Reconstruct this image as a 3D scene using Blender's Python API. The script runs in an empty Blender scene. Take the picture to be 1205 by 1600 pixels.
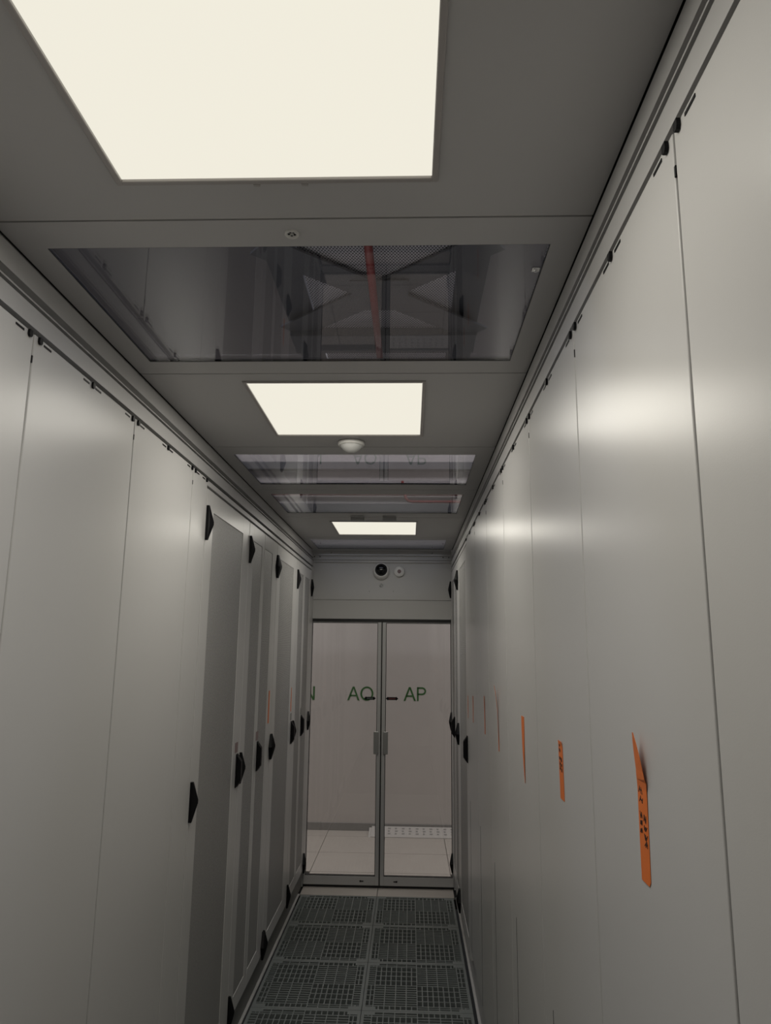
import bpy, bmesh, math, random
from mathutils import Matrix, Vector
random.seed(4)
S = bpy.context.scene
COL = S.collection
PI = math.pi

# ------------------------------------------------------------------ materials
def nodes(name):
    m = bpy.data.materials.new(name); m.use_nodes = True
    nt = m.node_tree
    return m, nt, nt.nodes['Principled BSDF'], nt.nodes['Material Output']

def paint(name, col, rough=0.4, metal=0.0, spec=0.5, bump=0.0, scale=900.0, mottle=0.0):
    m, nt, b, o = nodes(name)
    b.inputs['Base Color'].default_value = (*col, 1)
    b.inputs['Roughness'].default_value = rough
    b.inputs['Metallic'].default_value = metal
    b.inputs['Specular IOR Level'].default_value = spec
    tc = nt.nodes.new('ShaderNodeTexCoord')
    if bump:
        n = nt.nodes.new('ShaderNodeTexNoise'); n.inputs['Scale'].default_value = scale; n.inputs['Detail'].default_value = 2
        bp = nt.nodes.new('ShaderNodeBump'); bp.inputs['Strength'].default_value = bump; bp.inputs['Distance'].default_value = 0.0006
        nt.links.new(tc.outputs['Object'], n.inputs['Vector']); nt.links.new(n.outputs['Fac'], bp.inputs['Height'])
        nt.links.new(bp.outputs['Normal'], b.inputs['Normal'])
    if mottle:
        n2 = nt.nodes.new('ShaderNodeTexNoise'); n2.inputs['Scale'].default_value = 6; n2.inputs['Detail'].default_value = 4
        mx = nt.nodes.new('ShaderNodeMix'); mx.data_type = 'RGBA'
        mx.inputs[6].default_value = (*[c*(1-mottle) for c in col], 1); mx.inputs[7].default_value = (*[min(1, c*(1+mottle)) for c in col], 1)
        nt.links.new(tc.outputs['Object'], n2.inputs['Vector']); nt.links.new(n2.outputs['Fac'], mx.inputs[0])
        nt.links.new(mx.outputs[2], b.inputs['Base Color'])
    return m

def glass(name, tint, refl=1.0):
    m, nt, b, o = nodes(name)
    nt.nodes.remove(b)
    t = nt.nodes.new('ShaderNodeBsdfTransparent'); t.inputs['Color'].default_value = (*tint, 1)
    g = nt.nodes.new('ShaderNodeBsdfGlossy'); g.inputs['Roughness'].default_value = 0.0
    g.inputs['Color'].default_value = (refl, refl, refl, 1)
    # thin pane: both faces reflect like air-to-glass, the inner face must not turn into a total reflector
    f = nt.nodes.new('ShaderNodeFresnel'); ge = nt.nodes.new('ShaderNodeNewGeometry'); mr = nt.nodes.new('ShaderNodeMapRange')
    mr.inputs['To Min'].default_value = 1.5; mr.inputs['To Max'].default_value = 1/1.5
    nt.links.new(ge.outputs['Backfacing'], mr.inputs['Value']); nt.links.new(mr.outputs[0], f.inputs['IOR'])
    mx = nt.nodes.new('ShaderNodeMixShader')
    nt.links.new(f.outputs[0], mx.inputs[0]); nt.links.new(t.outputs[0], mx.inputs[1]); nt.links.new(g.outputs[0], mx.inputs[2])
    nt.links.new(mx.outputs[0], o.inputs['Surface'])
    return m

def perforated(name, col, hole, pitch, frac, rough=0.5, axes=('Y', 'Z')):
    # staggered round holes
    m, nt, b, o = nodes(name)
    L = nt.links; N = nt.nodes.new
    tc = N('ShaderNodeTexCoord'); sp = N('ShaderNodeSeparateXYZ'); L.new(tc.outputs['Object'], sp.inputs[0])
    def mth(op, a, v=None):
        n = N('ShaderNodeMath'); n.operation = op
        for i, q in enumerate((a, v)):
            if q is None: continue
            if isinstance(q, (int, float)): n.inputs[i].default_value = q
            else: L.new(q, n.inputs[i])
        return n.outputs[0]
    u = mth('DIVIDE', sp.outputs[axes[0]], pitch); v = mth('DIVIDE', sp.outputs[axes[1]], pitch*0.866)
    row = mth('FLOOR', v)
    off = mth('MULTIPLY', mth('FLOORED_MODULO', row, 2.0), 0.5)
    fu = mth('SUBTRACT', mth('FRACT', mth('ADD', u, off)), 0.5); fv = mth('MULTIPLY', mth('SUBTRACT', mth('FRACT', v), 0.5), 0.866)
    d = mth('SQRT', mth('ADD', mth('MULTIPLY', fu, fu), mth('MULTIPLY', fv, fv)))
    inside = mth('LESS_THAN', d, frac)
    mx = N('ShaderNodeMix'); mx.data_type = 'RGBA'
    mx.inputs[6].default_value = (*col, 1); mx.inputs[7].default_value = (*hole, 1)
    L.new(inside, mx.inputs[0]); L.new(mx.outputs[2], b.inputs['Base Color'])
    b.inputs['Roughness'].default_value = rough
    return m

def emit(name, col, s):
    m, nt, b, o = nodes(name)
    nt.nodes.remove(b)
    e = nt.nodes.new('ShaderNodeEmission'); e.inputs[0].default_value = (*col, 1); e.inputs[1].default_value = s
    nt.links.new(e.outputs[0], o.inputs['Surface'])
    return m

RAL = (0.505, 0.50, 0.492)
M = dict(
    panel=paint('grey_powder_coat', RAL, 0.295, spec=0.15, bump=0.12, scale=420),
    frame=paint('grey_frame_paint', (0.47, 0.465, 0.46), 0.34),
    ceil=paint('grey_ceiling_paint', (0.52, 0.512, 0.51), 0.45, bump=0.1),
    lampframe=paint('lamp_frame', (0.42, 0.395, 0.385), 0.3),
    dark=paint('dark_void', (0.012, 0.012, 0.012), 0.8),
    plinth=paint('dark_plinth', (0.16, 0.16, 0.15), 0.5),
    black=paint('black_plastic', (0.004, 0.004, 0.005), 0.5, spec=0.2),
    blackmatt=paint('black_matt_plastic', (0.008, 0.008, 0.008), 0.6),
    perf=perforated('perforated_steel', (0.42, 0.415, 0.405), (0.04, 0.04, 0.04), 0.0068, 0.32),
    grate=paint('grey_grate_paint', (0.19, 0.21, 0.205), 0.4, mottle=0.06),
    tile=paint('beige_floor_tile', (0.45, 0.415, 0.38), 0.45, mottle=0.05),
    farwall=paint('off_white_wall', (0.58, 0.54, 0.515), 0.7, mottle=0.03),
    rampgrey=paint('pale_metal', (0.50, 0.48, 0.46), 0.5),
    skirt=paint('grey_skirting', (0.29, 0.28, 0.27), 0.55),
    green=paint('green_vinyl', (0.03, 0.13, 0.025), 0.5),
    white=paint('white_plastic', (0.72, 0.71, 0.68), 0.35),
    whitetrans=paint('milky_plastic', (0.50, 0.50, 0.49), 0.25),
    orange=paint('orange_tape', (0.72, 0.17, 0.028), 0.45, mottle=0.06),
    ink=paint('black_ink', (0.06, 0.025, 0.015), 0.7),
    label=paint('mauve_label', (0.24, 0.17, 0.17), 0.5),
    greylabel=paint('grey_label', (0.25, 0.25, 0.24), 0.5),
    steel=paint('brushed_steel', (0.40, 0.40, 0.39), 0.35, metal=0.6),
    chrome=paint('chrome', (0.8, 0.8, 0.8), 0.12, metal=1.0),
    red=paint('red_pipe_paint', (0.30, 0.045, 0.04), 0.45),
    tray=paint('dark_grey_steel', (0.12, 0.12, 0.125), 0.5),
    mesh=perforated('perforated_tray', (0.80, 0.76, 0.77), (0.05, 0.05, 0.05), 0.014, 0.36, axes=('X', 'Y')),
    glass=glass('clear_glass', (0.90, 0.90, 0.90)),
    roofglass=glass('roof_glass', (0.80, 0.81, 0.86)),
    lens=paint('black_lens', (0.004, 0.004, 0.005), 0.05),
    diffuser=emit('lit_diffuser', (0.88, 0.842, 0.725), 1.0),
    stick_red=paint('dark_red_print', (0.10, 0.02, 0.02), 0.5),
    stick_grey=paint('grey_print', (0.10, 0.12, 0.11), 0.5),
    room=paint('dim_room', (0.30, 0.29, 0.29), 0.8),
)

# ------------------------------------------------------------------ mesh helpers
def B(): return bmesh.new()

def box(bm, x0, x1, y0, y1, z0, z1, bev=0.0, seg=2, mi=0):
    r = bmesh.ops.create_cube(bm, size=1.0)
    vs = r['verts']
    for v in vs:
        v.co = Vector(((x0+x1)/2 + v.co.x*(x1-x0), (y0+y1)/2 + v.co.y*(y1-y0), (z0+z1)/2 + v.co.z*(z1-z0)))
    fs = list({f for v in vs for f in v.link_faces})
    for f in fs: f.material_index = mi
    if bev:
        es = list({e for v in vs for e in v.link_edges})
        rr = bmesh.ops.bevel(bm, geom=es, offset=bev, segments=seg, profile=0.5, affect='EDGES')
        for f in rr['faces']: f.material_index = mi
    return bm

def prism(bm, pts, axis, a, b, mi=0):
    """polygon pts (u,v) extruded along axis from a to b.  axis x:(y,z) y:(x,z) z:(x,y)"""
    def P(u, v, w): return {'x': (w, u, v), 'y': (u, w, v), 'z': (u, v, w)}[axis]
    va = [bm.verts.new(P(u, v, a)) for u, v in pts]; vb = [bm.verts.new(P(u, v, b)) for u, v in pts]
    n = len(pts); fs = [bm.faces.new(va), bm.faces.new(vb[::-1])]
    for i in range(n): fs.append(bm.faces.new((va[i], vb[i], vb[(i+1) % n], va[(i+1) % n])))
    for f in fs: f.material_index = mi
    bmesh.ops.recalc_face_normals(bm, faces=fs)
    return bm

def lathe(bm, prof, c, axis='z', seg=40, mi=0):
    """profile [(r,h)] turned about axis through c"""
    rings = []
    for r, h in prof:
        ring = []
        for i in range(seg if r > 1e-6 else 1):
            a = 2*PI*i/seg; u, v = r*math.cos(a), r*math.sin(a)
            p = {'z': (u, v, h), 'y': (u, h, v), 'x': (h, u, v)}[axis]
            ring.append(bm.verts.new((c[0]+p[0], c[1]+p[1], c[2]+p[2])))
        rings.append(ring)
    fs = []
    for A, C in zip(rings, rings[1:]):
        if len(A) == 1 and len(C) == 1: continue
        for i in range(max(len(A), len(C))):
            j = (i+1) % seg
            if len(A) == 1: fs.append(bm.faces.new((A[0], C[i], C[j])))
            elif len(C) == 1: fs.append(bm.faces.new((A[i], C[0], A[j])))
            else: fs.append(bm.faces.new((A[i], C[i], C[j], A[j])))
    for f in fs: f.material_index = mi; f.smooth = True
    bmesh.ops.recalc_face_normals(bm, faces=fs)
    return bm

def tube(bm, pts, r, seg=14):
    pts = [Vector(p) for p in pts]; rings = []
    for i, p in enumerate(pts):
        d = (pts[min(i+1, len(pts)-1)] - pts[max(i-1, 0)]).normalized()
        up = Vector((0, 0, 1)) if abs(d.z) < 0.9 else Vector((1, 0, 0))
        a = d.cross(up).normalized(); b = d.cross(a)
        rings.append([bm.verts.new(p + r*(math.cos(2*PI*k/seg)*a + math.sin(2*PI*k/seg)*b)) for k in range(seg)])
    fs = [bm.faces.new(rings[0]), bm.faces.new(rings[-1][::-1])]
    for A, C in zip(rings, rings[1:]):
        for i in range(seg):
            f = bm.faces.new((A[i], C[i], C[(i+1) % seg], A[(i+1) % seg])); f.smooth = True; fs.append(f)
    bmesh.ops.recalc_face_normals(bm, faces=fs)
    return bm

def obj(name, bm, mats, parent=None, loc=None):
    me = bpy.data.meshes.new(name); 
    if loc is not None:
        bmesh.ops.translate(bm, verts=bm.verts, vec=-Vector(loc))
    bm.to_mesh(me); bm.free()
    for m in (mats if isinstance(mats, (list, tuple)) else [mats]): me.materials.append(M[m])
    o = bpy.data.objects.new(name, me); COL.objects.link(o)
    if loc is not None: o.location = loc
    if parent is not None: o.parent = parent
    return o

def thing(name, label, cat, loc=(0, 0, 0), group=None):
    o = bpy.data.objects.new(name, None); COL.objects.link(o)
    o.empty_display_size = 0.05; o.location = loc
    return tag(o, label, cat, group)

def tag(o, label, cat, group=None):
    o['label'] = label; o['category'] = cat
    if group: o['group'] = group
    return o

def struct(o): o['kind'] = 'structure'; return o

def part(name, bm, mats, root):
    """bm in world coordinates, parented to a thing (empty, unrotated)"""
    bmesh.ops.translate(bm, verts=bm.verts, vec=-root.location)
    return obj(name, bm, mats, root)

def sub(name, bm, mats, root, pt): 
    bmesh.ops.translate(bm, verts=bm.verts, vec=-root.location)
    return obj(name, bm, mats, pt)

# ------------------------------------------------------------------ dimensions (metres; camera stands at x=0,y=0)
XL, XR = -0.850, 0.351          # faces of the two rows
CXL, CXR = -0.868, 0.363        # ceiling edge
CZ = 2.760                      # ceiling height
YB, YD, YF = -2.4, 6.27, 8.113  # rear, doors, far wall
PT = 2.597                      # top of blanking panels

# ------------------------------------------------------------------ shell
bm = B()
box(bm, -0.93, 0.43, YB, 2.46, -0.05, 0.0)                                    # plain deck behind the grates
box(bm, -0.93, 0.43, 2.46, 6.062, -0.62, -0.60)                               # pit below the grates
box(bm, -5.0, 4.5, 6.062, YF+0.1, -0.08, -0.012)                              # sub floor outside
obj_floor = struct(obj('floor', bm, 'dark'))
bm = B()
xs = [-0.254 + 0.61*k for k in range(-6, 8)]; ys = [6.064, 6.664, 7.264, 7.864, YF+0.02]
for i in range(len(xs)-1):
    for j in range(len(ys)-1):
        if j == 0 and (xs[i] < -0.9 or xs[i] > 0.3): continue
        box(bm, xs[i]+0.0022, xs[i+1]-0.0022, ys[j]+0.0035, ys[j+1]-0.0035, -0.03, 0.0, 0.001, 1)
struct(obj('floor_outside', bm, 'tile'))

bm = B(); box(bm, -2.0, XL-0.040, YB, 6.25, 0.0, 2.60); struct(obj('wall_left', bm, 'plinth'))
bm = B(); box(bm, XL-0.040, XL, YB, 0.276, 0.165, PT); struct(obj('wall_left_rear', bm, 'panel'))
bm = B(); box(bm, XR+0.040, 1.5, YB, 6.25, 0.0, 2.60); struct(obj('wall_right', bm, 'plinth'))
bm = B(); box(bm, XR, XR+0.040, YB, 0.256, 0.25, PT); struct(obj('wall_right_rear', bm, 'panel'))
bm = B(); box(bm, -2.0, 1.5, YB-0.1, YB, 0.0, CZ); struct(obj('wall_rear', bm, 'panel'))
bm = B(); box(bm, -5.0, 4.5, YF, YF+0.1, -0.05, 4.9); struct(obj('wall_far', bm, 'farwall'))
bm = B()
box(bm, -5.1, -5.0, YB-1, YF+0.1, 0, 4.9); struct(obj('wall_room_left', bm, 'room'))
bm = B(); box(bm, 4.5, 4.6, YB-1, YF+0.1, 0, 4.9); struct(obj('wall_room_right', bm, 'room'))
bm = B(); box(bm, -5.1, 4.6, YB-1.1, YB-1, 0, 4.9); struct(obj('wall_room_rear', bm, 'room'))
bm = B(); box(bm, -5.1, 4.6, YB-1.1, YF+0.1, 4.9, 5.0); struct(obj('ceiling_room', bm, 'room'))
bm = B(); box(bm, -5.0, 4.5, YF-0.014, YF, 0.0, 0.077, 0.002); struct(obj('baseboard_far', bm, 'skirt'))

# plinths
bm = B(); box(bm, XL-0.040, XL-0.028, YB, 6.25, 0.0, 0.163); box(bm, XL-0.028, XL-0.008, YB, 6.25, 0.148, 0.1648); struct(obj('baseboard_left', bm, 'plinth'))
bm = B(); box(bm, XR+0.025, XR+0.040, YB, 6.25, 0.0, 0.249); box(bm, XR+0.008, XR+0.025, YB, 6.25, 0.235, 0.2498); struct(obj('baseboard_right', bm, 'frame'))
bm = B(); box(bm, XL-0.028, XL-0.012, 2.46, 6.062, 0.0, 0.006, 0.001, 1); struct(obj('trim_1', bm, 'frame'))
bm = B(); box(bm, XR+0.011, XR+0.025, 2.46, 6.062, 0.0, 0.006, 0.001, 1); struct(obj('trim_2', bm, 'frame'))

# ------------------------------------------------------------------ cornice rails (extruded aluminium profile)
def rail_pts(x, s):   # x: face, s: +1 material lies towards +x
    P = [(0.0, 2.616), (0.0, 2.662), (0.03, 2.662), (0.03, 2.6685), (-0.003, 2.6685), (-0.003, 2.6725), (0.034, 2.6725),
         (0.034, 2.6945), (0.0, 2.6945), (0.006, CZ-0.006), (0.020, CZ-0.006), (0.020, CZ+0.05), (0.10, CZ+0.05), (0.10, 2.606), (0.04, 2.606), (0.04, 2.616)]
    return [(x + s*u, z) for u, z in P]
for nm, x, s in (('trim_3', XL-0.008, -1), ('trim_4', XR+0.004, 1)):
    bm = prism(B(), rail_pts(x, s), 'y', YB, 6.25); struct(obj(nm, bm, 'frame'))
# end rail over the doors
E_pts = [(6.238, 2.652), (6.238, 2.668), (6.252, 2.668), (6.252, 2.674), (6.238, 2.674), (6.238, 2.690), (6.246, 2.690), (6.246, 2.712), (6.232, 2.712),
         (6.236, CZ-0.006), (6.25, CZ-0.006), (6.25, CZ+0.05), (6.33, CZ+0.05), (6.33, 2.652)]
bm = B()
va = [bm.verts.new((CXL+0.005, y, z)) for y, z in E_pts]; vb = [bm.verts.new((CXR-0.005, y, z)) for y, z in E_pts]
n = len(E_pts); fs = [bm.faces.new(va), bm.faces.new(vb[::-1])]
for i in range(n): fs.append(bm.faces.new((va[i], vb[i], vb[(i+1) % n], va[(i+1) % n])))
bmesh.ops.recalc_face_normals(bm, faces=fs)
for x in (-0.85, -0.80, 0.285, 0.335):
    lathe(bm, [(0.0, -0.003), (0.005, -0.002), (0.005, 0.004)], (x, 6.247, 2.701), 'y', 12, 1)
for x in (-0.70, 0.19):
    lathe(bm, [(0.0, -0.002), (0.004, -0.001), (0.004, 0.004)], (x, 6.234, 2.735), 'y', 12, 1)
struct(obj('trim_5', bm, ['frame', 'black']))

# wall above the doors: two boards
bm = B()
box(bm, CXL, CXR, 6.252, 6.33, 2.3255, 2.653, 0.0012, 1)
box(bm, CXL, CXR, 6.250, 6.33, 2.160, 2.3225, 0.0015, 1)
struct(obj('wall_front', bm, 'panel'))
# screw heads in the upper board
for x, side in ((-0.359, 'left'), (-0.149, 'right')):
    tag(obj('screw', lathe(B(), [(0, -0.003), (0.004, -0.002), (0.0045, 0)], (x, 6.2518, 2.401), 'y', 14), 'steel'),
        'tiny %s screw head in the grey board below the dome camera' % side, 'screw', 'screws in the board over the doors')

# ------------------------------------------------------------------ ceiling
LY = [(0.594, 1.172), (2.199, 2.783), (4.789, 5.357)]   # lit apertures
LX = (-0.541, 0.036)
mods = [(YB, 0.47, None), (0.47, 1.30, (LX[0]-0.012, LX[1]+0.012, LY[0][0]-0.012, LY[0][1]+0.012)),
        (1.30, 2.126, (-0.798, 0.296, 1.400, 2.030)),
        (2.126, 2.961, (LX[0]-0.012, LX[1]+0.012, LY[1][0]-0.012, LY[1][1]+0.012)),
        (2.961, 3.803, (-0.799, 0.290, 3.085, 3.680)), (3.803, 4.637, (-0.793, 0.293, 3.918, 4.490)),
        (4.637, 5.512, (LX[0]-0.012, LX[1]+0.012, LY[2][0]-0.012, LY[2][1]+0.012)),
        (5.512, 6.236, (-0.806, 0.285, 5.620, 6.172))]
bm = B()
KXL, KXR = CXL+0.0055, CXR-0.0035
for y0, y1, h in mods:
    a, b = y0+0.0028, y1-0.0028; zt = CZ+0.010
    if h is None: box(bm, KXL, KXR, a, b, CZ, zt); continue
    box(bm, KXL, h[0], a, b, CZ, zt); box(bm, h[1], KXR, a, b, CZ, zt)
    box(bm, h[0], h[1], a, h[2], CZ, zt); box(bm, h[0], h[1], h[3], b, CZ, zt)
for y in [m[1] for m in mods[:-1]]: box(bm, CXL, CXR, y-0.02, y+0.02, CZ+0.011, CZ+0.03, mi=1)  # dark strips added above the ceiling gaps so no light leaks through
for x in (KXL, KXR): box(bm, x-0.016, x+0.016, YB, 6.23, CZ+0.011, CZ+0.03, mi=1)
bmesh.ops.remove_doubles(bm, verts=bm.verts, dist=1e-5)
struct(obj('ceiling', bm, ['ceil', 'dark']))

# roof glazing
wi = 0
for y0, y1, h in mods:
    if h and h[1] > 0.2:
        wi += 1
        w = struct(thing('window_%d' % wi, 'clear glass pane set in the grey ceiling', 'window', (0, (y0+y1)/2, CZ)))
        del w['label']; del w['category']
        part('pane', box(B(), h[0]+0.0022, h[1]-0.0022, h[2]+0.0022, h[3]-0.0022, CZ+0.0012, CZ+0.0072), 'roofglass', w)
        fb = B(); t = 0.002
        for q in ((h[0]+.0005, h[0]+t, h[2]+.0005, h[3]-.0005), (h[1]-t, h[1]-.0005, h[2]+.0005, h[3]-.0005), (h[0]+t, h[1]-t, h[2]+.0005, h[2]+t), (h[0]+t, h[1]-t, h[3]-t, h[3]-.0005)):
            box(fb, q[0], q[1], q[2], q[3], CZ+0.0008, CZ+0.0073)
        part('seal', fb, 'blackmatt', w)
        if wi == 1:
            part('latch', lathe(box(B(), 0.272, 0.290, 1.492, 1.508, CZ-0.004, CZ+0.001, 0.001), [(0, -0.006), (0.004, -0.004), (0.005, 0)], (0.281, 1.50, CZ-0.003), 'z', 16), 'chrome', w)

# light panels
names = ['large square ceiling light panel nearest the camera, cut by the top of the photo', 'middle square ceiling light panel, next to the white motion sensor', 'square ceiling light panel farthest from the camera, just before the glass doors']
for i, (a, b) in enumerate(LY):
    t = thing('ceiling_light', names[i], 'light', ((LX[0]+LX[1])/2, (a+b)/2, CZ), 'lit ceiling panels')
    fb = B(); o = 0.0115; zz0, zz1 = CZ-0.005, CZ+0.030
    for q in ((LX[0]-o, LX[0], a-o, b+o), (LX[1], LX[1]+o, a-o, b+o), (LX[0], LX[1], a-o, a), (LX[0], LX[1], b, b+o)):
        box(fb, q[0], q[1], q[2], q[3], zz0, zz1, 0.0014, 1)
    if i == 0:
        for x in (-0.29, -0.20): box(fb, x-0.006, x+0.006, b+o, b+o+0.006, zz0, CZ-0.0005)
    part('frame', fb, 'lampframe', t)
    part('diffuser', box(B(), LX[0], LX[1], a, b, CZ+0.001, CZ+0.010), 'diffuser', t)

# round things on the ceiling
t = thing('motion_detector', 'white domed motion sensor on the grey ceiling beyond the second light panel', 'sensor', (-0.2515, 2.885, CZ))
part('base', lathe(B(), [(0.0, 0), (0.053, 0), (0.056, -0.004), (0.056, -0.013), (0.052, -0.018), (0.046, -0.019)], (-0.2515, 2.885, CZ), 'z', 48), 'white', t)
part('dome', lathe(B(), [(0.0475, -0.017), (0.045, -0.024), (0.035, -0.034), (0.022, -0.043), (0.010, -0.048), (0, -0.0495)], (-0.2515, 2.885, CZ), 'z', 48), 'whitetrans', t)
t = thing('ceiling_nozzle', 'small round white nozzle plate in the ceiling beside the first roof pane', 'nozzle', (-0.2515, 1.351, CZ))
part('rim', lathe(B(), [(0.0, -0.001), (0.0095, -0.001), (0.0105, -0.004), (0.0135, -0.005), (0.0150, -0.003), (0.0150, 0)], (-0.2515, 1.351, CZ), 'z', 36), 'white', t)
nb = B()
for k in range(5):
    a = 2*PI*k/5 + 0.5
    lathe(nb, [(0.0, -0.0022), (0.0024, -0.002), (0.0024, 0.0)], (-0.2515+0.0062*math.cos(a), 1.351+0.0062*math.sin(a), CZ), 'z', 10)
part('holes', nb, 'black', t)
part('centre_pin', lathe(B(), [(0, -0.004), (0.0022, -0.0035), (0.0025, 0)], (-0.2515, 1.351, CZ), 'z', 14), 'whitetrans', t)
# two hanging brackets in front of the third light
for x, sd in ((-0.352, 'left'), (-0.141, 'right')):
    t = thing('ceiling_bracket', '%s of two small grey ceiling brackets at the farthest light panel' % sd, 'bracket', (x, 4.62, CZ), 'brackets under the ceiling')
    part('plate', box(box(B(), x-0.044, x+0.044, 4.612, 4.630, CZ-0.024, CZ, 0.002), x-0.044, x+0.044, 4.57, 4.612, CZ-0.004, CZ, 0.001, 1), 'frame', t)
    part('edge_strip', box(B(), x+0.0445, x+0.047, 4.612, 4.630, CZ-0.024, CZ-0.002), 'chrome', t)

# ------------------------------------------------------------------ glass doors
def door(name, x0, x1, side):
    """side: -1 left leaf (meeting stile on its right), +1 right leaf"""
    d = bpy.data.objects.new(name, None); COL.objects.link(d); d.location = ((x0+x1)/2, YD, 0); struct(d)
    y0, y1 = YD-0.018, YD+0.018
    sw_in, sw_out = 0.030, 0.014
    a = x0 + (sw_out if side < 0 else sw_in); b = x1 - (sw_in if side < 0 else sw_out)
    fb = B()
    box(fb, x0, a, y0, y1, 0.020, 2.150, 0.0015, 1); box(fb, b, x1, y0, y1, 0.020, 2.150, 0.0015, 1)
    box(fb, a, b, y0, y1, 0.020, 0.088, 0.0015, 1); box(fb, a, b, y0, y1, 2.128, 2.150, 0.0015, 1)
    part('frame', fb, 'frame', d)
    gb = B(); g = 0.0045
    for q in ((a, a+g, 0.088, 2.128), (b-g, b, 0.088, 2.128), (a+g, b-g, 0.088, 0.088+g), (a+g, b-g, 2.128-g, 2.128)):
        box(gb, q[0]+.0002, q[1]-.0002, y0+0.002, y1-0.002, q[2]+.0002, q[3]-.0002)
    part('gasket', gb, 'blackmatt', d)
    part('glass', box(B(), a+g, b-g, YD-0.004, YD+0.004, 0.088+g, 2.128-g), 'glass', d)
    # pull plate on the meeting stile, both faces
    hx = (b-0.010, b+0.016) if side < 0 else (a-0.016, a+0.010)
    hb = B(); box(hb, hx[0]-(0.016 if side < 0 else 0), hx[1]+(0 if side < 0 else 0.016), y0-0.012, y0-0.0002, 1.040, 1.222, 0.003)
    part('handle', hb, 'steel', d)
    # dark arrow sticker
    sx0, sx1 = (-0.392, -0.292) if side < 0 else (-0.206, -0.100)
    zc = 1.492
    pts = [(sx0, zc), (sx0+0.018, zc+0.017), (sx0+0.018, zc+0.012), (sx1-0.018, zc+0.012), (sx1-0.018, zc+0.017), (sx1, zc), (sx1-0.018, zc-0.017),
           (sx1-0.018, zc-0.012), (sx0+0.018, zc-0.012), (sx0+0.018, zc-0.017)]
    st = part('sticker', prism(B(), pts, 'y', YD-0.0062, YD-0.0042), 'black', d)
    pb = B()
    box(pb, sx0+0.024, sx1-0.024, YD-0.0070, YD-0.0063, zc-0.005, zc+0.005)
    sub('print', pb, 'stick_grey' if side < 0 else 'stick_red', d, st)
    # floor lock
    lx = -0.388 if side < 0 else -0.113
    lb = lathe(B(), [(0, -0.006), (0.006, -0.005), (0.007, 0)], (lx-0.010*(-side), y0, 0.052), 'y', 16)
    box(lb, lx-0.016, lx+0.016, y0-0.003, y0-0.0003, 0.048, 0.056, 0.001, 1)
    part('lock', lb, 'black', d)
    return d
d1 = door('door_1', -0.866, -0.2495, -1)
door('door_2', -0.2395, 0.365, 1)
part('dark_gap_strip', box(B(), -0.2493, -0.2397, YD-0.012, YD+0.012, 0.020, 2.150), 'blackmatt', d1)  # black strip added so the gap between the leaves looks dark
bm = B()   # dark track above and below the leaves
box(bm, CXL, CXR, 6.253, 6.33, 2.1505, 2.1595); box(bm, CXL, CXR, 6.249, 6.2515, 2.133, 2.1597)
box(bm, CXL, CXR, 6.262, 6.28, 0.0003, 0.016)
struct(obj('trim_6', bm, 'blackmatt'))
bm = B(); box(bm, -2.0, CXL-0.001, 6.252, 6.33, 0, CZ+0.05); box(bm, CXR+0.001, 1.5, 6.252, 6.33, 0, CZ+0.05)
struct(obj('wall_front_sides', bm, 'frame'))
for nm, x in (('trim_7', CXL+0.0002), ('trim_8', CXR-0.0022)):
    bm = B(); box(bm, x, x+0.002, 6.252, 6.33, 0.0, 2.15); struct(obj(nm, bm, 'blackmatt'))

# things on the board above the doors
YW = 6.252
t = thing('security_camera', 'round white dome security camera with black lens above the glass doors', 'camera', (-0.256, YW, 2.582))
cx, cz = -0.256, 2.578
part('base', lathe(B(), [(0.066, 0.0), (0.072, -0.006), (0.072, -0.018), (0.066, -0.024)], (cx, YW, cz-0.006), 'y', 48), 'white', t)
hb = lathe(B(), [(0.0, -0.050), (0.050, -0.050), (0.057, -0.048), (0.069, -0.036), (0.072, -0.020), (0.068, -0.006)], (cx, YW, cz), 'y', 48)
part('housing', hb, 'white', t)
lb = lathe(B(), [(0.053, -0.0495), (0.052, -0.053), (0.045, -0.055), (0.045, -0.060), (0.036, -0.070), (0.020, -0.077), (0.0, -0.079)], (cx, YW, cz+0.005), 'y', 48)
part('lens', lb, 'lens', t)
t = thing('fire_sounder', 'small round white alarm disc to the right of the dome camera', 'alarm', (-0.099, YW, 2.572))
cx, cz = -0.099, 2.573
part('base', lathe(B(), [(0.0, 0), (0.044, 0), (0.046, -0.004), (0.046, -0.022), (0.042, -0.028), (0.020, -0.029), (0.0, -0.029)], (cx, YW, cz), 'y', 44), 'white', t)
part('button', lathe(B(), [(0.017, -0.0285), (0.017, -0.032), (0.013, -0.033), (0.009, -0.030), (0, -0.030)], (cx, YW, cz), 'y', 30), 'label', t)
part('mark', box(B(), cx-0.004, cx+0.006, YW-0.0305, YW-0.0292, cz+0.024, cz+0.036), 'white', t)
t = thing('grommet', 'small grey round plug on the board right below the dome camera', 'plug', (-0.256, YW, 2.452))
part('rim', lathe(B(), [(0.0, -0.002), (0.010, -0.002), (0.012, -0.005), (0.016, -0.004), (0.0175, 0)], (-0.256, YW, 2.452), 'y', 28), 'steel', t)
part('centre', lathe(B(), [(0.0, -0.005), (0.005, -0.0045), (0.007, -0.002)], (-0.256, YW, 2.452), 'y', 20), 'whitetrans', t)

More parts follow.
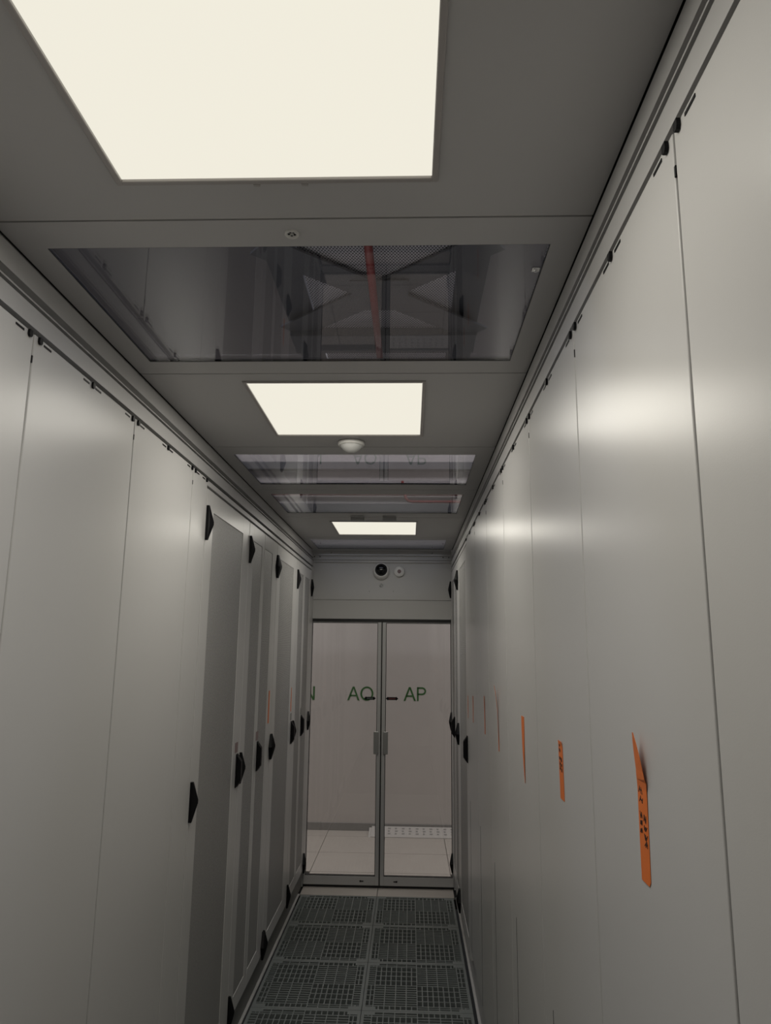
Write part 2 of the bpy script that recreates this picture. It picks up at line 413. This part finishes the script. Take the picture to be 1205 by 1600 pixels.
# ------------------------------------------------------------------ blanking panels
ORD = ['first', 'second', 'third', 'fourth', 'fifth', 'sixth', 'seventh']
def blank_panel(s, y0, y1, z0, label, mid=True, first=False, last_lock=True, slit=False):
    """s=+1 right row (face at XR), s=-1 left row.  Face towards the aisle."""
    X = XR if s > 0 else XL
    def xx(a, b): return (X+a, X+b) if s > 0 else (X-b, X-a)
    t = thing('blanking_panel', label, 'panel', (X, (y0+y1)/2, z0), 'blanking panels on the %s side' % ('right' if s > 0 else 'left'))
    g = 0.0026
    a, b = xx(0.0, 0.022)
    part('sheet', box(B(), a, b, y0+g, y1-g, z0, PT, 0.0022, 2), 'panel', t)
    def knob(y):
        pts = [(y-0.0055, PT-0.001), (y+0.0055, PT-0.001), (y+0.0065, PT-0.006), (y+0.0065, PT-0.012), (y+0.0035, PT-0.0165), (y-0.0035, PT-0.0165), (y-0.0065, PT-0.012), (y-0.0065, PT-0.006)]
        k = B(); u, v = xx(-0.006, -0.0003); prism(k, pts, 'x', u, v)
        part('turn_lock', k, 'black', t)
    def slot(y):
        u, v = xx(-0.0012, -0.0002)
        k = box(B(), u, v, y-0.017, y+0.017, PT-0.0125, PT-0.0075)
        part('slot', k, 'black', t)
    knob(y0+0.022); slot(y0+0.060)
    if last_lock: knob(y1-0.022); slot(y1-0.060)
    if mid:
        c = (y0+y1)/2; knob(c); slot(c-0.036); slot(c+0.036)
    u, v = xx(-0.001, 0.012)
    part('edge_clip', box(B(), u, v, y0-g+0.0004, y0+g-0.0004, PT-0.068, PT-0.052), 'black', t)
    if slit:
        u, v = xx(-0.0008, -0.0001)
        part('slit', box(B(), u, v, y1-0.118, y1-0.1155, z0+0.002, 1.05), 'black', t)
    return t
YR = [0.260, 0.862, 1.458, 2.060, 2.672, 3.284, 3.890, 4.492]
rl = ['grey blanking panel nearest the camera on the right, cut by the right edge',
      'grey blanking panel on the right carrying the large orange tag with its top peeling away',
      'third grey blanking panel on the right, with a flat handwritten orange tag',
      'fourth grey blanking panel on the right, with an orange tag tapering downwards',
      'fifth grey blanking panel on the right, with an edge-on orange tag',
      'sixth grey blanking panel on the right, next but one to the racks',
      'farthest grey blanking panel on the right, touching the first right rack']
for i in range(7): blank_panel(1, YR[i], YR[i+1], 0.25, rl[i], slit=(i >= 1))
YL = [0.278, 0.878, 1.478, 2.079, 2.682]
ll = ['grey blanking panel nearest the camera on the left, outside the photo edge',
      'grey left blanking panel at the photo edge, before the first visible seam',
      'wide grey blanking panel on the left between the first and second visible seams',
      'grey left blanking panel beyond the second visible seam, beside the narrow filler']
for i in range(4): blank_panel(-1, YL[i], YL[i+1], 0.165, ll[i])
blank_panel(-1, 2.682, 2.884, 0.165, 'narrow grey filler panel on the left, right before the first perforated rack door', mid=False, last_lock=True)

# ------------------------------------------------------------------ racks
ZD0, ZD1 = 0.165, 2.560
HZ = [(2.342, 2.487), (1.243, 1.391), (0.142, 0.290)]
def rack(s, y0, y1, label, kind, open_hand, labelplate=None, hinges=True, perf=None):
    X = XR if s > 0 else XL
    def xx(a, b): return (X+a, X+b) if s > 0 else (X-b, X-a)
    t = thing('server_rack', label, 'rack', (X, (y0+y1)/2, ZD0), 'server racks on the %s side' % ('right' if s > 0 else 'left'))
    u, v = xx(0.022, 0.038)
    part('body', box(B(), u, v, y0+0.0008, y1-0.0008, ZD0, PT), 'plinth', t)
    u, v = xx(0.004, 0.0215)
    part('top_strip', box(B(), u, v, y0+0.0008, y1-0.0008, ZD1+0.014, PT, 0.001, 1), 'frame', t)
    def leaf(a, b, pf, hinge_side, hand_y):
        a += 0.002; b -= 0.002
        u, v = xx(0.0, 0.020)
        db = B()
        pz0, pz1 = 0.245, 2.474
        box(db, u, v, a, pf[0], ZD0, ZD1, 0.0018, 2); box(db, u, v, pf[1], b, ZD0, ZD1, 0.0018, 2)
        u2, v2 = xx(0.0006, 0.020)
        box(db, u, v, pf[0]-0.002, pf[1]+0.002, pz1, ZD1, 0.0018, 2); box(db, u, v, pf[0]-0.002, pf[1]+0.002, ZD0, pz0, 0.0018, 2)
        d = part('door', db, 'panel', t)
        u, v = xx(0.003, 0.006)
        sub('perforated_sheet', box(B(), u, v, pf[0]-0.001, pf[1]+0.001, pz0-0.001, pz1+0.001), 'perf', t, d)
        if hinge_side:
            for (z0, z1) in HZ:
                zc = (z0+z1)/2
                yh = a if hinge_side < 0 else b; q = -hinge_side
                def px(o): return X - s*o
                k = B()
                for y, z, o in [(0, z0, .0003), (.014, z0, .0003), (.046, zc, .0003), (.014, z1, .0003), (0, z1, .0003), (0, z0, .011), (.012, z0, .011),
                                (0, z1, .011), (.012, z1, .011), (.004, zc+.012, .016), (.004, zc-.012, .016), (.028, zc+.006, .027), (.028, zc-.006, .027), (.042, zc, .018)]:
                    k.verts.new((px(o), yh+q*y, z))
                hull = bmesh.ops.convex_hull(k, input=k.verts)
                bmesh.ops.delete(k, geom=hull['geom_interior']+hull['geom_unused'], context='VERTS')
                bmesh.ops.recalc_face_normals(k, faces=k.faces)
                sub('hinge', k, 'black', t, d)
        if hand_y is not None:
            z0, z1 = 1.236, 1.394
            k = B(); p0, p1 = xx(-0.006, -0.0003); box(k, p0, p1, hand_y-0.017, hand_y+0.017, z0, z1, 0.003)
            p0, p1 = xx(-0.027, -0.0065); zc = (z0+z1)/2
            pts = [(hand_y-0.013, z0+0.006), (hand_y+0.011, z0), (hand_y+0.015, zc), (hand_y+0.011, z1-0.004), (hand_y-0.013, z1-0.010)]
            va = [k.verts.new((p1 if s > 0 else p0, y, z)) for y, z in pts]
            vb = [k.verts.new(((p0 if s > 0 else p1), y, zc+(z-zc)*0.62)) for y, z in pts]
            fs = [k.faces.new(va), k.faces.new(vb[::-1])]
            for i in range(5): fs.append(k.faces.new((va[i], vb[i], vb[(i+1) % 5], va[(i+1) % 5])))
            bmesh.ops.recalc_face_normals(k, faces=fs)
            sub('handle', k, 'black', t, d)
            if labelplate:
                p0, p1 = xx(-0.0015, -0.0003)
                sub('name_plate', box(B(), p0, p1, hand_y-0.046, hand_y+0.010, 1.402, 1.449), labelplate, t, d)
    if kind == 'single':
        leaf(y0, y1, perf[0], -1 if open_hand > 0 else 1, (y1-0.055) if open_hand > 0 else (y0+0.045))
    else:
        c = (y0+y1)/2
        leaf(y0, c, perf[0], -1, c-0.012 if False else None)
        leaf(c, y1, perf[1], 1, c+0.020)
    return t
rack(-1, 2.886, 3.698, 'first perforated-door server rack on the left, next to the narrow filler panel', 'single', 1, 'label', perf=[(2.998, 3.556)])
rack(-1, 3.699, 4.503, 'second server rack on the left, with a split double perforated door', 'double', 1, 'label', perf=[(3.805, 4.035), (4.110, 4.348)])
rack(-1, 4.504, 5.323, 'third server rack on the left, with one single perforated door', 'single', 1, 'greylabel', perf=[(4.625, 5.158)])
rack(-1, 5.324, 6.120, 'farthest server rack on the left, next to the left glass door', 'double', 1, 'greylabel', perf=[(5.43, 5.66), (5.74, 6.01)])
bm = B(); box(bm, XL-0.038, XL, 6.122, 6.249, ZD0, PT, 0.0015, 1); struct(obj('trim_9', bm, 'panel'))
rack(1, 4.494, 5.325, 'nearer server rack on the right, beginning where the blanking panels end', 'single', -1, None, perf=[(4.60, 5.20)])
rack(1, 5.326, 6.210, 'farther server rack on the right, next to the right glass door', 'double', 1, None, perf=[(5.43, 5.70), (5.80, 6.10)])
bm = B(); box(bm, XR, XR+0.038, 6.212, 6.249, ZD0, PT, 0.0015, 1); struct(obj('trim_10', bm, 'panel'))

# ------------------------------------------------------------------ orange tags
def tape(s, rows, label, ink=None):
    """rows: (z, y_far, y_near, out_far, out_near)"""
    X = XR if s > 0 else XL
    th = 0.0007; b = B()
    F = []; K = []
    for z, yf, yn, of, on in rows:
        F.append((b.verts.new((X - s*(of+th+0.0003), yf, z)), b.verts.new((X - s*(on+th+0.0003), yn, z))))
        K.append((b.verts.new((X - s*(of+0.0003), yf, z)), b.verts.new((X - s*(on+0.0003), yn, z))))
    fs = []
    for i in range(len(rows)-1):
        fs += [b.faces.new((F[i][0], F[i][1], F[i+1][1], F[i+1][0])), b.faces.new((K[i][0], K[i+1][0], K[i+1][1], K[i][1])),
               b.faces.new((F[i][0], F[i+1][0], K[i+1][0], K[i][0])), b.faces.new((F[i][1], K[i][1], K[i+1][1], F[i+1][1]))]
    fs += [b.faces.new((F[0][0], K[0][0], K[0][1], F[0][1])), b.faces.new((F[-1][0], F[-1][1], K[-1][1], K[-1][0]))]
    bmesh.ops.recalc_face_normals(b, faces=fs)
    yc = sum(r[1]+r[2] for r in rows)/2/len(rows)
    t = thing('orange_tag', label, 'tag', (X, yc, rows[0][0]), 'orange tape tags on the rows')
    part('strip', b, 'orange', t)
    if ink:
        k = B()
        for (y, z, wy, wz) in ink:
            # scribbled, slanted strokes of handwriting
            for q in range(3):
                yo = y + (q-1)*wy*0.36; zo = z + random.uniform(-1, 1)*wz*0.12
                sl = random.uniform(-0.25, 0.35)*wy; h = wz*random.uniform(0.35, 0.5)
                pts = [(yo-0.0011+sl, zo-h), (yo+0.0011+sl, zo-h), (yo+0.0011-sl, zo+h), (yo-0.0011-sl, zo+h)]
                prism(k, pts, 'x', X-s*(th+0.0004), X-s*(th+0.0008))
            box(k, min(X-s*(th+0.0004), X-s*(th+0.0008)), max(X-s*(th+0.0004), X-s*(th+0.0008)), y-wy*0.4, y+wy*0.4, z-0.001, z+0.001)
        part('handwriting', k, 'ink', t)
    return t
tape(1, [(1.571, 1.172, 1.137, 0, 0), (1.578, 1.172, 1.131, 0, 0), (1.60, 1.172, 1.130, 0, 0), (1.66, 1.171, 1.128, 0, 0), (1.705, 1.170, 1.126, 0, 0.0005), (1.716, 1.167, 1.121, 0.0015, 0.002), (1.722, 1.165, 1.120, 0.0025, 0.005),
         (1.732, 1.162, 1.122, 0.0035, 0.006), (1.752, 1.159, 1.123, 0.006, 0.009), (1.771, 1.153, 1.130, 0.009, 0.011), (1.787, 1.144, 1.139, 0.012, 0.0125)],
     'large orange tag on the right wall nearest the camera, its top end peeling off',
     [(1.155, 1.702, .016, .012), (1.153, 1.688, .016, .010), (1.158, 1.665, .010, .010), (1.141, 1.663, .012, .012), (1.159, 1.654, .010, .008), (1.141, 1.650, .013, .009), (1.160, 1.643, .010, .008), (1.141, 1.637, .012, .011), (1.140, 1.627, .012, .009)])
tape(1, [(1.572, 1.765, 1.722, 0, 0), (1.63, 1.768, 1.724, 0, 0), (1.69, 1.770, 1.726, 0, 0), (1.701, 1.770, 1.730, 0.001, 0.002)],
     'orange tag with dark handwriting on the right wall, second from the camera',
     [(1.756, 1.692, .014, .009), (1.756, 1.680, .014, .009), (1.756, 1.662, .014, .009), (1.740, 1.660, .012, .010), (1.754, 1.650, .012, .009), (1.739, 1.648, .013, .010), (1.754, 1.640, .012, .009), (1.737, 1.637, .012, .009)])
tape(1, [(1.513, 2.296, 2.290, 0.0005, 0.001), (1.56, 2.318, 2.292, 0, 0.001), (1.60, 2.330, 2.292, 0, 0.001), (1.66, 2.340, 2.290, 0, 0), (1.706, 2.343, 2.290, 0, 0)],
     'third orange tag from the camera on the right, tapering to a bottom point')
tape(1, [(1.517, 2.955, 2.935, 0, 0), (1.60, 2.962, 2.942, 0, 0.002), (1.68, 2.968, 2.950, 0.001, 0.004), (1.74, 2.972, 2.956, 0.006, 0.009), (1.768, 2.974, 2.970, 0.012, 0.013)],
     'narrow orange tag on the right wall with its tip bent outwards, fourth from the camera')
tape(1, [(1.522, 3.49, 3.465, 0, 0), (1.61, 3.492, 3.466, 0, 0.001), (1.695, 3.492, 3.467, 0.002, 0.003)],
     'thin orange tag seen almost edge-on on the right wall, fifth from the camera')
tape(1, [(1.512, 4.125, 4.100, 0, 0), (1.58, 4.126, 4.100, 0, 0), (1.655, 4.127, 4.10, 0.001, 0.001)],
     'thin orange tag on the right wall, sixth from the camera')
tape(1, [(1.505, 4.474, 4.455, 0, 0), (1.57, 4.474, 4.455, 0.001, 0), (1.636, 4.474, 4.455, 0.001, 0.001)],
     'farthest orange tag on the right wall, directly above the first rack handle')
tape(-1, [(1.462, 4.430, 4.395, 0, 0), (1.55, 4.428, 4.393, 0, 0), (1.652, 4.428, 4.396, 0, 0.001)],
     'nearer of the two orange tags on the left racks, on the double door')
tape(-1, [(1.462, 5.250, 5.225, 0, 0), (1.55, 5.250, 5.225, 0, 0), (1.628, 5.250, 5.228, 0, 0.001)],
     'farther of the two orange tags on the left racks, above a black handle')

# ------------------------------------------------------------------ floor grates
def grate_mesh():
    b = B(); T = 0.2985; zt = 0.0; rib = 0.0038; dz = 0.028
    def bar(x0, x1, y0, y1, d=dz, top=zt): box(b, x0, x1, y0, y1, top-d, top)
    edges = [-T, -0.2415, 0.0, 0.2415, T]
    e = 0.016
    # outer frame
    bar(-T, T, -T, -T+e); bar(-T, T, T-e, T); bar(-T, -T+e, -T+e, T-e); bar(T-e, T, -T+e, T-e)
    for sx in (-1, 1):
        for sy in (-1, 1):
            cx0, cx1 = sorted((sx*(T-e), sx*(T-0.072))); cy0, cy1 = sorted((sy*(T-e), sy*(T-0.044)))
            bar(cx0, cx1, cy0, cy1)
    n = 4
    for i in range(4):
        for j in range(4):
            x0, x1 = edges[i], edges[i+1]; y0, y1 = edges[j], edges[j+1]
            if i == 0: x0 += e
            if i == 3: x1 -= e
            if j == 0: y0 += e
            if j == 3: y1 -= e
            nx = 4 if i in (1, 2) else 1; ny = 4 if j in (1, 2) else 1
            ax = (i + j) % 2                       # 1: slots run along y, 0: slots run along x
            # cell borders
            for k in range(nx+1):
                x = x0 + (x1-x0)*k/nx
                if (i == 0 and k == 0) or (i == 3 and k == nx): continue
                if k == nx and i < 3: continue
                bar(x-rib*0.75, x+rib*0.75, y0, y1, 0.024, -0.0004)
            if ax:
                for k in range(ny+1):
                    y = y0 + (y1-y0)*k/ny
                    if (j == 0 and k == 0) or (j == 3 and k == ny): continue
                    bar(x0, x1, y-rib, y+rib, 0.022, -0.0008)
                for k in range(nx):
                    m = 2
                    for q in range(1, m):
                        x = x0 + (x1-x0)*(k+q/m)/nx
                        bar(x-rib*0.85, x+rib*0.85, y0, y1, 0.020, -0.0012)
            else:
                m = 9 if ny == 4 else 2
                for k in range(0, m+1):
                    y = y0 + (y1-y0)*k/m
                    if (j == 0 and k == 0) or (j == 3 and k == m): continue
                    bar(x0, x1, y-rib*0.95, y+rib*0.95, 0.026, -0.0016)
    me = bpy.data.meshes.new('floor_grate'); b.to_mesh(me); b.free(); me.materials.append(M['grate'])
    return me
gm = grate_mesh()
rown = ['in the row touching the beige tiles by the doors', 'in the second row from the doors', 'in the third row from the doors', 'in the fourth row from the doors, at the photo bottom',
        'in the fifth row from the doors, below the photo edge', 'in the sixth row from the doors, below the photo edge']
for r in range(4):
    for c, cn in ((0, 'left'), (1, 'right')):
        o = bpy.data.objects.new('floor_grate', gm); COL.objects.link(o)
        o.location = (-0.554 + 0.6*c, 6.062 - 0.3 - 0.6*r, 0.0)
        if (r + c) % 2: o.rotation_euler.z = 0
        tag(o, '%s slotted grey floor grate %s' % (cn, rown[r]), 'floor grate', 'slotted grates along the aisle floor')
bm = B(); box(bm, -0.86, 0.36, 2.46, 3.660, -0.03, -0.001); struct(obj('floor_deck', bm, 'grate'))

# ------------------------------------------------------------------ outside the doors
def letters(txt, x0, z0, h, label):
    b = B(); y0, y1 = YF-0.0022, YF-0.0004; w = 0.115*h/0.8
    st = 0.125*h
    x = x0
    for ch in txt:
        if ch == 'A':
            W = 0.92*h; ap = x+W/2; k = st*0.55
            prism(b, [(x, z0), (x+st*1.12, z0), (ap+st*0.02, z0+h*0.86), (ap+k, z0+h), (ap-k, z0+h)], 'y', y0, y1)
            prism(b, [(x+W, z0), (ap+k, z0+h), (ap-k*0.4, z0+h), (ap-st*0.02, z0+h*0.86), (x+W-st*1.12, z0)], 'y', y0-0.0002, y1)
            box(b, x+W*0.22, x+W*0.78, y0, y1, z0+h*0.29, z0+h*0.29+st*0.9)
            x += W + 0.0*h
        elif ch == 'O':
            W = 0.98*h; N = 40; vs = [[], [], [], []]; cx, cz = x+0.06*h+W/2, z0+h/2
            for i in range(N):
                a = 2*PI*i/N
                for q, (rx, rz, yy) in enumerate(((W/2, h*0.52, y0), (W/2-st, h*0.52-st*0.9, y0), (W/2, h*0.52, y1), (W/2-st, h*0.52-st*0.9, y1))):
                    vs[q].append(b.verts.new((cx+rx*math.cos(a), yy, cz+rz*math.sin(a))))
            fs = []
            for i in range(N):
                j = (i+1) % N
                fs += [b.faces.new((vs[0][i], vs[0][j], vs[1][j], vs[1][i])), b.faces.new((vs[2][i], vs[3][i], vs[3][j], vs[2][j])),
                       b.faces.new((vs[0][i], vs[2][i], vs[2][j], vs[0][j])), b.faces.new((vs[1][i], vs[1][j], vs[3][j], vs[3][i]))]
            bmesh.ops.recalc_face_normals(b, faces=fs)
            x += W + 0.12*h
        elif ch == 'N':
            x += 0.08*h; W = 0.72*h
            box(b, x, x+st, y0, y1, z0, z0+h); box(b, x+W-st, x+W, y0, y1, z0, z0+h)
            prism(b, [(x, z0+h), (x+st*1.15, z0+h), (x+W, z0), (x+W-st*1.15, z0)], 'y', y0-0.0002, y1)
            x += W + 0.08*h
        elif ch == 'P':
            x += 0.08*h
            box(b, x, x+st, y0, y1, z0, z0+h)
            N = 18; Wd = 0.68*h; r0 = h*0.285; zc = z0+h-r0; xc = x+Wd-r0*1.05
            outer = [(x+st*0.5, z0+h)]+[(xc+r0*1.05*math.sin(PI*i/N), zc+r0*math.cos(PI*i/N)) for i in range(N+1)]+[(x+st*0.5, zc-r0)]
            r1 = r0-st*0.9
            inner = [(x+st*0.5, zc+r1)]+[(xc+r1*1.05*math.sin(PI*i/N), zc+r1*math.cos(PI*i/N)) for i in range(N+1)]+[(x+st*0.5, zc-r1)]
            for i in range(len(outer)-1): prism(b, [outer[i], outer[i+1], inner[i+1], inner[i]], 'y', y0, y1)
            x += Wd
    o = obj('wall_lettering', b, 'green', loc=(x0, YF, z0))
    return tag(o, label, 'lettering', 'green letters on the far wall')
letters('AN', -1.308, 1.344, 0.147, 'green letters AN on the far wall, partly hidden by the left racks')
letters('AO', -0.693, 1.346, 0.147, 'green letters AO on the far wall behind the left glass door')
letters('AP', -0.071, 1.348, 0.147, 'green letters AP on the far wall behind the right glass door')

# slotted ramp / grille lying along the far wall
t = thing('floor_ramp', 'pale slotted metal ramp on the floor by the far wall behind the right door', 'ramp', (0.3, 7.98, 0.0))
rb = B(); prism(rb, [(7.840, 0.0), (7.840, 0.007), (7.862, 0.012), (8.095, 0.052), (8.095, 0.0)], 'x', -0.40, 1.10)
prism(rb, [(7.840, 0.0), (7.845, 0.006), (8.06, 0.045), (8.095, 0.0)], 'x', -0.425, -0.401)
part('plate', rb, 'rampgrey', t)
sb = B()
for k in range(19):
    x = -0.30 + 0.073*k
    for j in range(3):
        y = 7.90 + 0.062*j; z = 0.012 + (y-7.862)*(0.040/0.233) + 0.0004
        ww = 0.030 if (k + j) % 2 else 0.022
        v = [sb.verts.new(p) for p in ((x, y, z), (x+ww, y, z), (x+ww, y+0.034, z+0.034*0.1717), (x, y+0.034, z+0.034*0.1717))]
        w = [sb.verts.new((q.co.x, q.co.y, q.co.z+0.0008)) for q in v]
        sb.faces.new(w); sb.faces.new(v[::-1])
        for q in range(4): sb.faces.new((v[q], v[(q+1) % 4], w[(q+1) % 4], w[q]))
part('slots', sb, 'skirt', t)

# overhead installation above the roof panes
t = thing('cable_tray', 'perforated overhead tray with dark crossed braces above the first roof pane', 'cable tray', (-0.14, 3.2, 3.5))
part('perforated_tray', box(B(), -0.47, 0.19, 2.1, 4.6, 3.515, 3.523), 'mesh', t)
for sg in (-1, 1):
    k = B(); L = 0.62; w = 0.075; ang = math.atan2(0.62, 0.72*sg)
    dx, dy = math.cos(ang), math.sin(ang); nx, ny = -dy, dx
    c = (-0.142, 2.995)
    pts = [(c[0]+a*L*dx+bb*w*nx, c[1]+a*L*dy+bb*w*ny) for a, bb in ((-1, -1), (1, -1), (1, 1), (-1, 1))]
    zz = 3.485 if sg > 0 else 3.497
    prism(k, pts, 'z', zz, zz+0.010); part('brace', k, 'tray', t)
part('gusset', box(B(), -0.27, -0.015, 2.86, 3.13, 3.478, 3.484), 'tray', t)
part('crossbar', box(B(), -0.62, 0.33, 3.39, 3.61, 3.470, 3.514, 0.004), 'tray', t)
part('crossbar', box(B(), -0.62, 0.33, 2.30, 2.45, 3.470, 3.514, 0.004), 'tray', t)
for x, nm in ((-0.55, 'left'), (0.26, 'right')):
    part('side_channel', box(B(), x-0.07, x+0.07, 2.1, 4.6, 3.525, 3.60, 0.004), 'tray', t)
for hx in (-0.55, 0.26):
    for hy in (2.3, 4.4): part('hanger_rod', tube(B(), [(hx, hy, 3.60), (hx, hy, 4.8995)], 0.006, 8), 'tray', t)
bm = tube(B(), [(-0.165, 1.6, 3.40), (-0.165, 5.2, 3.40)], 0.017)
tag(obj('sprinkler_pipe', bm, 'red', loc=(-0.165, 3.4, 3.40)), 'dark red pipe running lengthwise above the first roof pane', 'pipe')
bm = tube(B(), [(2.0, 7.98, 3.555), (0.02, 7.98, 3.555), (-0.03, 7.98, 3.565), (-0.06, 7.98, 3.60), (-0.10, 7.98, 3.80)], 0.016)
tag(obj('sprinkler_pipe', bm, 'red', loc=(0.4, 7.98, 3.555)), 'dark red pipe bending upwards on the far wall, through the third roof pane', 'pipe')
bm = tube(B(), [(-3.0, 8.07, 3.665), (3.0, 8.07, 3.665)], 0.020)
tag(obj('sprinkler_pipe', bm, 'red', loc=(0, 8.0, 3.665)), 'long level red pipe along the far wall, upper one in the third roof pane', 'pipe')
bm = box(B(), -4.0, 4.0, 8.02, YF-0.0005, 3.950, 4.038, 0.003)
tag(obj('cable_trunking', bm, 'tray', loc=(0, 8.06, 4.0)), 'dark level trunking high on the far wall, seen through the second roof pane', 'trunking')
bm = box(B(), -4.0, 4.0, 7.95, YF-0.0005, 3.42, 3.530, 0.003)
tag(obj('cable_trunking', bm, 'tray', loc=(0, 8.03, 3.47)), 'wide dark duct along the far wall, above the third roof pane', 'trunking')

# ------------------------------------------------------------------ lights
def area(name, loc, sx, sy, watts, col, rot=(0, 0, 0)):
    l = bpy.data.lights.new(name, 'AREA'); l.shape = 'RECTANGLE'; l.size = sx; l.size_y = sy; l.energy = watts; l.color = col
    o = bpy.data.objects.new(name, l); o.location = loc; o.rotation_euler = rot; COL.objects.link(o); return o
WARM = (1.0, 0.955, 0.86)
for i, (a, b) in enumerate(LY):
    area('panel_lamp', ((LX[0]+LX[1])/2, (a+b)/2, CZ-0.0055), 0.57, 0.57, (7.3, 7.3, 5.7)[i], WARM)
area('panel_lamp', ((LX[0]+LX[1])/2, -0.75, CZ-0.004), 0.57, 0.57, 2.0, WARM)
area('unseen_room_light', (-0.3, 7.1, 4.85), 5.0, 0.5, 50, (1.0, 0.96, 0.93))
for x in (-2.7, 2.2): area('unseen_room_light', (x, 7.0, 3.3), 1.2, 0.3, 26, (1.0, 0.95, 0.91))  # unseen side lamps added to brighten the far wall, no fixtures
area('unseen_room_light', (-0.3, 2.5, 4.85), 4.0, 0.5, 46, (0.92, 0.95, 1.0))  # unseen lamp added above the aisle roof to light the overhead tray
w = bpy.data.worlds.new('World'); S.world = w; w.use_nodes = True
w.node_tree.nodes['Background'].inputs[0].default_value = (0.01, 0.01, 0.01, 1)

# ------------------------------------------------------------------ camera
f_px, pitch, yaw, roll, h = 1115.66, 0.18930, 0.03611, 0.01099, 1.9077
cp, sp_, cy, sy = math.cos(pitch), math.sin(pitch), math.cos(yaw), math.sin(yaw)
fw = Vector((-sy*cp, cy*cp, sp_)); r = Vector((cy, sy, 0)); u = r.cross(fw)
c, s = math.cos(roll), math.sin(roll)
r2 = c*r + s*u; u2 = -s*r + c*u
cam = bpy.data.cameras.new('camera'); co = bpy.data.objects.new('camera', cam); COL.objects.link(co)
mw = Matrix((( r2.x, u2.x, -fw.x, 0), (r2.y, u2.y, -fw.y, 0), (r2.z, u2.z, -fw.z, h), (0, 0, 0, 1)))
co.matrix_world = mw
cam.sensor_fit = 'VERTICAL'; cam.sensor_height = 36.0; cam.sensor_width = 36.0; cam.lens = f_px/1600*36.0
cam.clip_start = 0.02
S.camera = co
S.view_settings.view_transform = 'Standard'; S.view_settings.look = 'None'
S.view_settings.exposure = 0.0; S.view_settings.gamma = 1.0; S.view_settings.use_curve_mapping = False
